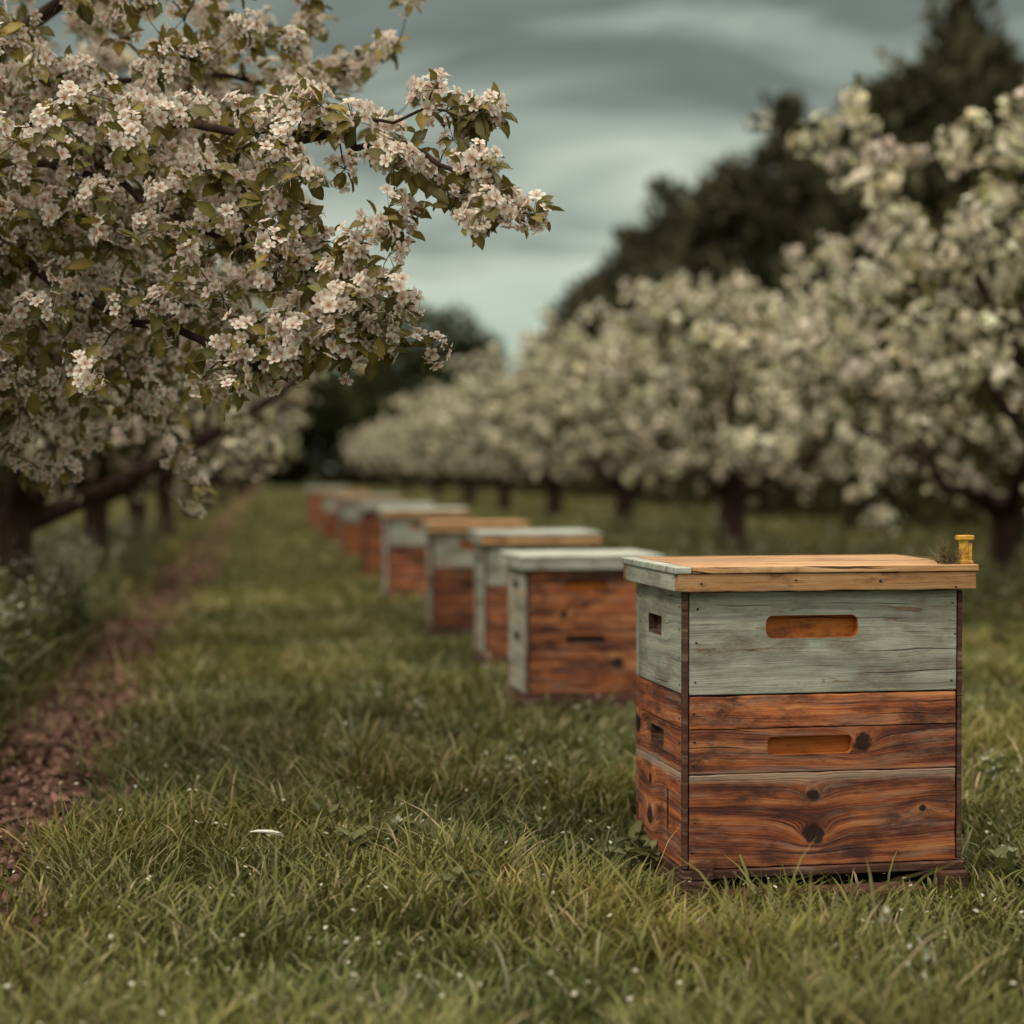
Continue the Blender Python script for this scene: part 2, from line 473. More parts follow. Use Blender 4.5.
# fallen petals and tiny daisies
mb = MB(); m_ = 4200
y = 2 + 22 * rng.random(m_) ** 1.6; x = (rng.random(m_) * 2 - 1) * (.3 * y + .4)
ok = ~in_hive(x, y, .02); x, y = x[ok], y[ok]; m_ = len(x)
V4 = np.array([(-.5, 0, 0), (0, -.35, .1), (.5, 0, .05), (0, .35, .1)])
P_ = np.stack([x, y, gh(x, y) + .015 + .045 * rng.random(m_)], 1)
mb.scatter((V4, [np.array([(0, 1, 2, 3)])], np.tile([.78, .74, .6], (4, 1))), P_, frames_z(norm(rand_dirs(m_) * .6 + [0, 0, 1])), .006 + .007 * rng.random(m_), 0, np.tile((.5 + .5 * rng.random(m_))[:, None], (1, 3)))
obj('fallen_petals', mb.build('fallen_petals', [M_PETALF]))
mb = MB(); mb.scatter(leaf_tpl((.7, .7, .62), (.8, .8, .7), .16, .05), np.array([[-.50, 3.58, .065]]), frames_x(norm(np.array([[1., .2, -.05]])), np.array([[0, 0, 1.]])), .072, 0)
obj('fallen_leaf', mb.build('fallen_leaf', [M_PETALF]))

# leaf litter and clods on bare strip
mb = MB(); m_ = 8000
y = 3 + 26 * rng.random(m_) ** 1.7; s2 = SC + rng.normal(size=m_) * .15; x = s2 - SD * y
br = .3 + rng.random(m_) ** 1.5 * 1.2
lit = leaf_tpl((.20, .115, .085), (.25, .16, .12), .3, .15)
mb.scatter(lit, np.stack([x, y, gh(x, y) + .006 + .012 * rng.random(m_)], 1), frames_x(norm(rand_dirs(m_) * [1, 1, .35])), .014 + .026 * rng.random(m_), 0, np.stack([br, br * .95, br], 1))
def clod_tpl(sub=2):
    bm = bmesh.new(); bmesh.ops.create_icosphere(bm, subdivisions=sub, radius=1)
    for v in bm.verts: v.co *= 1 + .5 * mnoise.noise(v.co * 1.7); v.co.z *= .6
    V = np.array([v.co[:] for v in bm.verts]); F = np.array([[v.index for v in f.verts] for f in bm.faces]); bm.free()
    return V, [F], np.tile([.14, .080, .062], (len(V), 1))
m_ = 1600; y = 3 + 18 * rng.random(m_) ** 1.5; x = SC + rng.normal(size=m_) * .12 - SD * y; br = .5 + rng.random(m_)
mb.scatter(clod_tpl(), np.stack([x, y, gh(x, y)], 1), frames_z(rand_dirs(m_)), .005 + .024 * rng.random(m_) ** 3, 0, np.stack([br, br, br], 1))
obj('leaf_litter', mb.build('leaf_litter', [mat_attr('litter', .9, 0, 0)]))

def weeds(name, pts, hmin, hmax, seed):
    global rng
    rng = np.random.default_rng(seed); mb = MB()
    for x, y in pts:
        h = hmin + (hmax - hmin) * rng.random(); z0 = float(gh(x, y))
        ln = rng.normal(size=2) * .15 * h
        pp = spline([(x, y, z0 - .02), (x + ln[0] * .3, y + ln[1] * .3, z0 + h * .5), (x + ln[0], y + ln[1], z0 + h)], 6)
        tube(mb, pp, np.linspace(.003, .001, 6), 4, 0, (.11, .12, .05))
        k = int(18 + 45 * h); u = rng.random(k); i = np.minimum(4, (u * 5).astype(int)); c = pp[i] + (pp[i + 1] - pp[i]) * (u * 5 - i)[:, None]
        d = norm(np.concatenate([rng.normal(size=(k, 2)), rng.random((k, 1)) * .8], 1)); br = .6 + .7 * rng.random(k)
        mb.scatter(T_LEAF, c, frames_x(d, np.tile([0, 0, 1.], (k, 1)) + .3 * rand_dirs(k)), (.030 + .045 * rng.random(k)) * (1.2 - u * .6), 0, np.stack([br * .95, br * 1.05, br * 1.3], 1))
        if rng.random() < .4:
            k = 12; c = pp[-1] + rng.normal(size=(k, 3)) * [.02, .02, .03]
            mb.scatter((V4, [np.array([(0, 1, 2, 3)])], np.tile([.6, .6, .5], (4, 1))), c, frames_z(rand_dirs(k)), .014, 0)
    obj(name, mb.build(name, [M_LEAF]))
rng = np.random.default_rng(5)
k = 600; y = 4.4 + 12 * rng.random(k) ** 1.2; s2 = SC - .25 - .9 * rng.random(k) ** 1.2
p1_ = np.stack([s2 - SD * y, y], 1)
k = 330; y = 4.4 + 4.2 * rng.random(k); s2 = SC - .20 - .42 * rng.random(k)
weeds('weeds', np.vstack([p1_, np.stack([s2 - SD * y, y], 1)]), .10, .40, 21)
rng = np.random.default_rng(6)
k = 380; y = 7 + 15 * rng.random(k); s2 = 2.4 + 2.5 * rng.random(k)
weeds('weeds', np.stack([s2 - SL * y, y], 1), .08, .34, 22)
rng = np.random.default_rng(8)
k = 46; y = 2.6 + 5 * rng.random(k); x = -.55 + 1.9 * rng.random(k); ok = ~in_hive(x, y, .12, .25) & (x + SD * y > SC + .4)
weeds('weeds', np.vstack([[[.27, 3.62], [.25, 3.68], [.28, 3.7], [.23, 3.75], [.93, 3.55], [.95, 3.62]], np.stack([x, y], 1)[ok]]), .03, .07, 23)

# ------------------------------------------------------------------ orchard trees
R_MESH = [orchard_tree(s_, (.92, .85, .67)) for s_ in (31, 32, 33)]
R_FAR = [orchard_tree(s_, (.90, .84, .66), far=True) for s_ in (34, 35)]
L_MESH = [orchard_tree(s_, (.86, .78, .62), 5, 340, 1.35, 1.05, 1.52, .045, zmin=.5, tr=.72) for s_ in (41, 42)]
L_FAR = [orchard_tree(s_, (.78, .73, .50), 5, 300, 1.35, 1.05, 1.55, .045, zmin=.5, tr=.72, far=True, leafc=(.10, .095, .028)) for s_ in (43, 44)]
k = 0
for d in (9.1, 16.5, 22, 28, 34, 41, 50, 62, 76):          # right hand row
    me = R_MESH[k % 3] if d < 25 else R_FAR[k % 2]
    obj('blossoming_apple_tree', me, None, (1.94 - SL * (d - 16.5) + (.40 if k == 0 else 0), d, 0), k * 2.1 + (1.2 if k == 0 else 0), (1.06, 1.0, .98, 1.0, .95)[k % 5]); k += 1
obj('blossoming_apple_tree', R_MESH[1], None, (3.35, 12.9, -.06), 4.0, .98)
for d in (19, 30):                            # next row to the right
    me = R_MESH[(k + 1) % 3] if d < 25 else R_FAR[k % 2]
    obj('blossoming_apple_tree', me, None, (1.94 + 3.6 - SL * (d - 16.5), d, 0), k * 1.7, 1.10); k += 1
k = 12
for d in (7.8, 12.4, 16, 20, 25, 31, 38, 47, 58, 72):        # left hand row
    me = L_MESH[k % 2] if d < 22 else L_FAR[k % 2]
    obj('blossoming_apple_tree', me, None, (-2.0 - SL * (d - 7.8) - .04 * min(d - 7.8, 6), d, 0), k * 1.3, 1.0 if d < 20 else 1.12); k += 1
for d in (11, 15.5, 21):
    obj('blossoming_apple_tree', L_FAR[k % 2], None, (-5.2 - SL * (d - 7.8), d, 0), k * 1.9, 1.15); k += 1

# ------------------------------------------------------------------ the near tree with the overhanging branches
rng = np.random.default_rng(77)
mb = MB(); nodes = []
def limb(ctrl, r0, r1, n=14, sides=8, add=True):
    pp = spline(ctrl, n); pp[1:-1] += rng.normal(size=(n - 2, 3)) * .006; rad = np.linspace(r0, r1, n); tube(mb, pp, rad, sides)
    if add:
        for q, r in zip(pp, rad): nodes.append((q, r))
    return pp
limb([(-1.95, 4.7, -.1), (-1.92, 4.7, .4), (-1.95, 4.68, .85)], .14, .11, 8, 10)
limb([(-1.95, 4.68, .85), (-1.75, 4.55, 1.25), (-1.3, 4.35, 1.6), (-.95, 4.3, 1.85)], .06, .012)
limb([(-1.95, 4.68, .85), (-2.2, 4.8, 1.4), (-2.4, 5.0, 1.9)], .07, .03)
limb([(-1.95, 4.68, .85), (-1.9, 4.4, 1.4), (-1.7, 4.0, 2.1)], .05, .015)
A = limb([(-1.6, 4.48, 1.38), (-1.15, 4.1, 1.46), (-.784, 3.85, 1.448), (-.42, 3.6, 1.385), (-.206, 3.5, 1.34), (-.095, 3.45, 1.285), (-.01, 3.4, 1.215)], .014, .0018, 26)
A2 = limb([(-.42, 3.6, 1.385), (-.26, 3.52, 1.40), (-.12, 3.48, 1.410), (-.055, 3.45, 1.40)], .0045, .0015, 10)
A3 = limb([(-1.1, 4.5, 1.62), (-.8, 4.6, 1.70), (-.5, 4.6, 1.69), (-.28, 4.6, 1.77)], .010, .002, 12)
A4 = limb([(-.65, 4.6, 1.70), (-.5, 4.6, 1.65), (-.38, 4.6, 1.60), (-.27, 4.55, 1.60)], .006, .002, 8)
B = limb([(-1.8, 4.6, 1.15), (-1.3, 4.2, 1.28), (-1.08, 4.0, 1.21), (-.784, 3.8, 1.06), (-.515, 3.6, .975), (-.40, 3.55, .972), (-.32, 3.52, 1.0), (-.25, 3.5, 1.03)], .014, .0018, 26)
Cb = limb([(-1.3, 4.2, 1.45), (-.846, 3.9, 1.345), (-.61, 3.7, 1.225), (-.40, 3.6, 1.15), (-.27, 3.52, 1.09)], .010, .0018, 18)
T = []
def near_path(pp, n, r, lo=0.0):
    for _ in range(n):
        u = lo + (1 - lo) * rng.random(); i = min(len(pp) - 1, int(u * len(pp)))
        T.append(pp[i] + rng.normal(size=3) * r * np.array([1, 1, .9]))
near_path(A, 46, .045, .42); near_path(A2, 14, .028); near_path(A3, 34, .05); near_path(A4, 9, .04)
near_path(B, 56, .050, .3); near_path(Cb, 88, .070, .15)
nE = 720
d = rand_dirs(nE); rr = (.35 + .65 * rng.random(nE) ** .5) * (1 + .3 * np.array([mnoise.noise(Vector(q * 2.3)) for q in d]))
E = d * rr[:, None] * np.array([.80, .95, .80]) + np.array([-1.26, 4.35, 1.78])
E = E[(E[:, 2] > 1.05)]
T += list(E)
nF = 230
F_ = np.stack([-.95 + .30 * rng.normal(size=nF), 3.95 + .25 * rng.normal(size=nF), 1.27 + .17 * rng.normal(size=nF)], 1)
F_ = F_[F_[:, 0] < -.45]; T += list(F_)
nG = 150
G_ = np.stack([-1.15 + .22 * rng.normal(size=nG), 4.35 + .25 * rng.normal(size=nG), .96 + .10 * rng.normal(size=nG)], 1)
G_ = G_[G_[:, 0] < -.75]; T += list(G_)
T = np.array(T); T = T[T[:, 1] > 3.2]
T = T[np.argsort(np.linalg.norm(T - np.array([-1.95, 4.68, .85]), axis=1))]
paths = grow(mb, nodes, T, .0010, .005, .03, 5, .05)
CL = []
for pp in paths + [A[13:], A2[2:], A3[4:], B[9:], Cb[5:]]:
    L = np.linalg.norm(np.diff(pp, axis=0), axis=1).sum(); k = max(2, int(L / .05))
    us = np.concatenate([1 - .6 * rng.random(k - 1) ** 1.3, [1.0]])
    for u in us:
        xx = u * (len(pp) - 1); i = min(len(pp) - 2, int(xx)); CL.append(pp[i] + (pp[i + 1] - pp[i]) * (xx - i))
CL = np.array(CL); nc = len(CL); print('near clusters', nc)
per = rng.integers(5, 12, nc); ci = np.repeat(np.arange(nc), per); nf = len(ci)
tilt = norm(rand_dirs(nc) + np.array([.1, -.3, .5]))
dirs = norm(rand_dirs(nf) + tilt[ci] * .9)
plen = .020 + .018 * rng.random(nf)
fc = CL[ci] + dirs * plen[:, None]
fn = norm(dirs + .5 * rand_dirs(nf))
br = .85 + .17 * rng.random(nf); pk = rng.random(nf) ** 2
tint = np.stack([br, br * (1 - .05 * pk), br * (1 - .06 * pk)], 1)
fs_ = .0125 + .0050 * rng.random(nf); fr_ = frames_z(fn)
hi = (fc[:, 1] < 4.25) & (fc[:, 0] > -1.35)
mb.scatter(T_FLOWER, fc[hi], fr_[hi], fs_[hi], 1, tint[hi])
mb.scatter(T_FLOWERLO, fc[~hi], fr_[~hi], fs_[~hi] * 1.05, 1, tint[~hi])
dd = frames_x(dirs)
ped = (np.array([(0, -.03, 0), (0, .03, 0), (1, .03, 0), (1, -.03, 0)]), [np.array([(0, 1, 2, 3)])], np.tile([.16, .14, .06], (4, 1)))
mb.scatter(ped, CL[ci][hi], dd[hi], plen[hi], 2)
m_ = nc; dirs = norm(rand_dirs(m_) + tilt * .6); bt = clod_tpl(1); bt = (bt[0] * [.6, .6, 1], bt[1], np.tile([.70, .46, .38], (len(bt[0]), 1)))
sel = rng.random(m_) < .25
mb.scatter(bt, (CL + dirs * .03)[sel], frames_z(dirs[sel]), .005, 1)
per = rng.integers(2, 6, nc); ci = np.repeat(np.arange(nc), per); nl = len(ci)
dirs = norm(rand_dirs(nl) + np.array([.25, -.1, -.1]))
br = .55 + .85 * rng.random(nl); yel = rng.random(nl)
tint = np.stack([br * (1 + .7 * yel), br * (1 + .35 * yel), br], 1)
mb.scatter(T_LEAF, CL[ci] + dirs * .008, frames_x(dirs, np.tile([0, -.4, 1.], (nl, 1)) + .7 * rand_dirs(nl)), .030 + .028 * rng.random(nl), 2, tint)
obj('blossoming_apple_tree', mb.build('near_apple_tree', [M_BARK, M_PETAL, M_LEAF]))

# ------------------------------------------------------------------ background trees
CON = [conifer(s_) for s_ in (51, 52)]
for i, (x, y, sc) in enumerate([(9.3, 40.5, 1.03), (12.6, 41, .95), (10.6, 42, .93), (8.2, 42, .72), (7.6, 54, 1.06), (6.3, 55, .90), (9.4, 56, .90), (5.2, 64, .98), (4.1, 68, .88), (7.6, 76, .95), (3.2, 78, .82), (2.0, 86, .74), (16, 50, 1.0)]):
    obj('conifer_tree', CON[i % 2], None, (x, y, 0), i * 1.4, (sc * 1.12, sc * 1.12, sc))
mb = leafy_mass(61, [((0, 0, 5.2), (2.4, 2.2, 2.5)), ((1.3, 0, 4.0), (2.0, 2, 2.2)), ((-1.6, 0, 4.2), (2.0, 2, 2.0)), ((.3, 0, 2.4), (2.8, 2, 2.2))], 3000, (.065, .070, .034), .34)
tube(mb, [(0, 0, -.1), (.1, 0, 2), (0, 0, 5)], [.3, .22, .08], 8, 1)
dt = mb.build('round_tree', [M_LEAFD, M_BARK])
for x, y, r, sc in ((-3.4, 82, 0, 1.02), (-6.8, 92, 1.2, .80), (-10.0, 88, 2.2, .9), (-13.5, 85, 3.1, 1.1), (-18, 88, 4, 1.1)):
    obj('broadleaf_tree', dt, None, (x, y, 0), r, sc)
lum = [((x, 98 + 3 * math.sin(x), 1.6), (2.6, 2, 2.8 + .6 * math.sin(x * 1.7))) for x in range(-40, 48, 3)]
mb = leafy_mass(63, lum, 900, (.042, .042, .022), .6)
lum = []
for d in range(14, 96, 3):
    lum.append(((8.6 - SL * d + math.sin(d), d, 1.0), (1.6, 2.4, 1.5 + .4 * math.sin(d * 2.1))))
    lum.append(((-7.8 - SL * d + .6 * math.sin(d), d, 1.2), (1.5, 2.4, 2.1 + .4 * math.sin(d * 1.3))))
obj('hedgerow', leafy_mass(62, lum, 800, (.048, .045, .022), .26, mb).build('hedgerow', [M_LEAFD]))

# ------------------------------------------------------------------ hive materials
def wood(name, stops, axis='z', knots=(), fscale=42., gscale=1.3, rough=.6, paint=None, paint_amt=.6, seed=0., weather=.35, grime=.50, wearz=None):
    m, nt = newmat(name)
    tc = nt.new('ShaderNodeTexCoord'); sp = nt.new('ShaderNodeSeparateXYZ'); nt.link(tc.outputs['Object'], sp.inputs[0])
    x, y, z = sp.outputs
    oi = nt.new('ShaderNodeObjectInfo')
    rnd = nt.math('ADD', nt.math('MULTIPLY', oi.outputs['Random'], 37.0), seed)
    if axis == 'z': along = nt.math('ADD', x, y); across = z
    else: along = x; across = nt.math('ADD', y, nt.math('MULTIPLY', z, .8))
    warp0 = nt.noise(nt.comb(nt.math('MULTIPLY', along, 3.), nt.math('MULTIPLY', across, 8.), rnd), 1.0, 3)
    Fv = nt.math('ADD', across, nt.math('MULTIPLY', nt.math('SUBTRACT', warp0, .5), .035))
    kmask = None
    for kx, kz, amp, s in knots:
        dx = nt.math('SUBTRACT', along, kx); dz = nt.math('SUBTRACT', across, kz)
        r2 = nt.math('ADD', nt.math('MULTIPLY', nt.math('MULTIPLY', dx, dx), .35), nt.math('MULTIPLY', dz, dz))
        q = nt.math('DIVIDE', r2, s * s)
        bell = nt.math('DIVIDE', 1.0, nt.math('ADD', 1.0, q))
        Fv = nt.math('ADD', Fv, nt.math('MULTIPLY', bell, amp))
        r2b = nt.math('ADD', nt.math('MULTIPLY', dx, dx), nt.math('MULTIPLY', dz, dz))
        r2b = nt.math('ADD', r2b, nt.math('MULTIPLY', nt.math('SUBTRACT', nt.noise(tc.outputs['Object'], 60, 3), .5), s * s * 2.2))
        km = nt.math('SUBTRACT', 1.0, nt.math('DIVIDE', r2b, s * s * 1.3), clamp=True)
        km = nt.math('MULTIPLY', km, 2.0, clamp=True)
        kmask = km if kmask is None else nt.math('MAXIMUM', kmask, km)
    g1 = nt.noise(nt.comb(nt.math('MULTIPLY', along, gscale), nt.math('MULTIPLY', Fv, fscale), rnd), 1.0, 6, .68)
    g2 = nt.noise(nt.comb(nt.math('MULTIPLY', along, gscale * 4), nt.math('MULTIPLY', Fv, fscale * 9), rnd), 1.0, 4, .7)
    big = nt.noise(nt.comb(nt.math('MULTIPLY', along, 5.), nt.math('MULTIPLY', across, 14.), rnd), 1.0, 6, .7)
    gr = nt.math('ADD', nt.math('MULTIPLY', g1, .46), nt.math('ADD', nt.math('MULTIPLY', g2, .22), nt.math('MULTIPLY', big, .32)))
    c = nt.ramp(gr, stops)
    isl = nt.ramp(nt.math('FRACT', nt.math('MULTIPLY', oi.outputs['Random'], 7.31)), [(0, .72), (1, 1.2)])
    c = nt.mix(1.0, c, isl, 'MULTIPLY')
    wn = nt.noise(nt.comb(nt.math('MULTIPLY', along, 6.), nt.math('MULTIPLY', Fv, 60.), nt.math('ADD', rnd, 9.)), 1.0, 5, .7)
    c = nt.mix(nt.math('MULTIPLY', nt.ramp(wn, [(.50, 0.), (.64, 1.)]), weather), c, (.42, .29, .21))
    gn = nt.noise(nt.comb(nt.math('MULTIPLY', along, 7.), nt.math('MULTIPLY', across, 15.), rnd), 1.0, 7, .72)
    c = nt.mix(nt.ramp(gn, [(grime, 0.), (grime + .14, .9)]), c, (.050, .020, .016))
    if wearz is not None:      # rubbed, greyed board edge
        wz, wh = wearz
        dz = nt.math('ABSOLUTE', nt.math('SUBTRACT', nt.math('ADD', z, nt.math('MULTIPLY', nt.math('SUBTRACT', big, .5), .03)), wz))
        wm = nt.math('MULTIPLY', nt.math('SUBTRACT', 1.0, nt.math('DIVIDE', dz, wh), clamp=True), nt.ramp(g2, [(.35, .2), (.6, 1.)]))
        c = nt.mix(wm, c, (.40, .32, .25))
    cr = nt.noise(nt.comb(nt.math('MULTIPLY', along, 3.), nt.math('MULTIPLY', Fv, 130.), nt.math('ADD', rnd, 4.)), 1.0, 2, .5)
    crk = nt.ramp(cr, [(.29, 1.), (.34, 0.)])
    c = nt.mix(nt.math('MULTIPLY', crk, .85), c, (.020, .010, .008))
    if kmask is not None: c = nt.mix(nt.math('MULTIPLY', kmask, .95), c, (.016, .007, .005))
    h = nt.math('ADD', nt.math('MULTIPLY', g1, .5), nt.math('MULTIPLY', g2, .5))
    h = nt.math('SUBTRACT', h, crk)
    if paint:
        pn = nt.noise(nt.comb(nt.math('MULTIPLY', along, 6.), nt.math('MULTIPLY', Fv, 42.), rnd), 1.0, 10, .80)
        msk = nt.ramp(pn, [(paint_amt, 1.), (paint_amt + .04, 0.)])
        pc = nt.mix(nt.ramp(g1, [(.38, 0.), (.58, 1.)]), tuple(v * .58 for v in paint), paint)
        pc = nt.mix(nt.ramp(wn, [(.48, 0.), (.66, .65)]), pc, (.50, .50, .44))
        pc = nt.mix(nt.ramp(gn, [(.45, 0.), (.66, .8)]), pc, (.15, .115, .085))
        pc = nt.mix(nt.math('MULTIPLY', crk, .85), pc, (.05, .035, .03))
        c = nt.mix(msk, c, pc)
        h = nt.math('ADD', h, nt.math('MULTIPLY', msk, .5))
    finish(nt, c, nt.ramp(gr, [(.3, rough + .15), (.7, rough - .05)]), nt.bump(h, .8, .003), 0, .3)
    return m
RED = [(.39, (.028, .010, .009)), (.455, (.12, .034, .022)), (.51, (.31, .088, .036)), (.56, (.50, .17, .060)), (.64, (.62, .31, .14))]
HONEY = [(.36, (.16, .07, .03)), (.46, (.42, .21, .085)), (.56, (.60, .35, .17)), (.68, (.70, .49, .29))]
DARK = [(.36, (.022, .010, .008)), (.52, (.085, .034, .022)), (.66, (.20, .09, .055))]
ORG = [(.36, (.20, .05, .012)), (.5, (.50, .15, .025)), (.65, (.68, .26, .06))]
W_HERO = wood('wood_weathered_knotty', RED, 'z', ((.245, .150, .035, .012), (.247, .078, .05, .020), (.345, .246, .04, .018), (.46, .12, -.03, .007)), wearz=(.188, .016))
W_RED = wood('wood_red_brown', RED, 'z', ((.30, .12, .04, .02), (.12, .28, .03, .012)))
W_LID = wood('wood_honey_top', HONEY, 'y', (), 40., grime=.55)
W_RIM = wood('wood_honey_rim', HONEY, 'z', (), grime=.53)
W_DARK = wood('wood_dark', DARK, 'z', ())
W_ORG = wood('wood_raw_orange', ORG, 'z', (), weather=0., grime=.54)
PT = (.39, .41, .34)
W_PAINT = wood('paint_sage_weathered', HONEY, 'z', ((.13, .44, .02, .006),), paint=PT, paint_amt=.59)
W_PAINTW = wood('paint_worn', HONEY, 'z', (), paint=(.46, .47, .39), paint_amt=.54)
W_PALE = wood('paint_pale_lid', HONEY, 'y', (), paint=(.60, .65, .57), paint_amt=.62)
W_PALEZ = wood('paint_pale_rim', HONEY, 'z', (), paint=(.54, .57, .49), paint_amt=.60)
m, nt = newmat('rusty_nail'); finish(nt, (.06, .045, .035), .5, None, 0, .5, None, .6); M_NAIL = m
m, nt = newmat('yellow_paint'); tcn = nt.new('ShaderNodeTexCoord')
finish(nt, nt.ramp(nt.noise(tcn.outputs['Object'], 60, 4), [(.35, (.35, .15, .02)), (.5, (.65, .36, .05)), (.7, (.75, .47, .10))]), .5); M_YEL = m

def part(name, parent, lo, hi, mat, bevel=.0018, holes=(), hole_mat=None, wob=0.0):
    bm = bmesh.new(); bmesh.ops.create_cube(bm, size=1)
    lo = np.array(lo, float); hi = np.array(hi, float)
    for v in bm.verts: v.co = Vector((np.array(v.co[:]) + .5) * (hi - lo) + lo)
    if bevel > 0: bmesh.ops.bevel(bm, geom=list(bm.edges), offset=bevel, segments=2, affect='EDGES', profile=.6)
    if wob > 0:      # slightly chewed, hand-cut edges
        es = [e for e in bm.edges if e.calc_length() > .1]
        if es: bmesh.ops.subdivide_edges(bm, edges=es, cuts=24, use_grid_fill=True)
        for v in bm.verts:
            q = v.co * 22 + Vector((lo[2] * 90, 3, 1))
            dlt = mnoise.noise(q) * wob
            for ax in (0, 2):
                if abs(v.co[ax] - lo[ax]) < bevel * 1.2: v.co[ax] += abs(dlt)
                elif abs(v.co[ax] - hi[ax]) < bevel * 1.2: v.co[ax] -= abs(dlt)
    me = bpy.data.meshes.new(name); bm.to_mesh(me); bm.free(); me.materials.append(mat)
    if hole_mat: me.materials.append(hole_mat)
    o = obj(name, me, parent)
    for (hlo, hhi, ax, r) in holes:
        bm = bmesh.new(); bmesh.ops.create_cube(bm, size=1); hlo = np.array(hlo, float); hhi = np.array(hhi, float)
        for v in bm.verts: v.co = Vector((np.array(v.co[:]) + .5) * (hhi - hlo) + hlo)
        es = [e for e in bm.edges if abs((e.verts[0].co - e.verts[1].co).normalized()[ax]) > .9]
        bmesh.ops.bevel(bm, geom=es, offset=r, segments=5, affect='EDGES', profile=.5)
        cm = bpy.data.meshes.new('cut'); bm.to_mesh(cm); bm.free(); co = obj('cut', cm)
        md = o.modifiers.new('b', 'BOOLEAN'); md.operation = 'DIFFERENCE'; md.solver = 'EXACT'; md.object = co
        o.parent = None
        bpy.context.view_layer.update()
        nm = bpy.data.meshes.new_from_object(o.evaluated_get(bpy.context.evaluated_depsgraph_get()))
        o.modifiers.clear(); o.data = nm; o.parent = parent
        bpy.data.objects.remove(co)
        if hole_mat:
            for p in nm.polygons:
                c = np.array(p.center); e = 1e-4
                ins = all((hlo[k] - e <= c[k] <= hhi[k] + e) for k in range(3))
                dep = (c[ax] - lo[ax]) > .001
                if ins and dep: p.material_index = 1
    return o

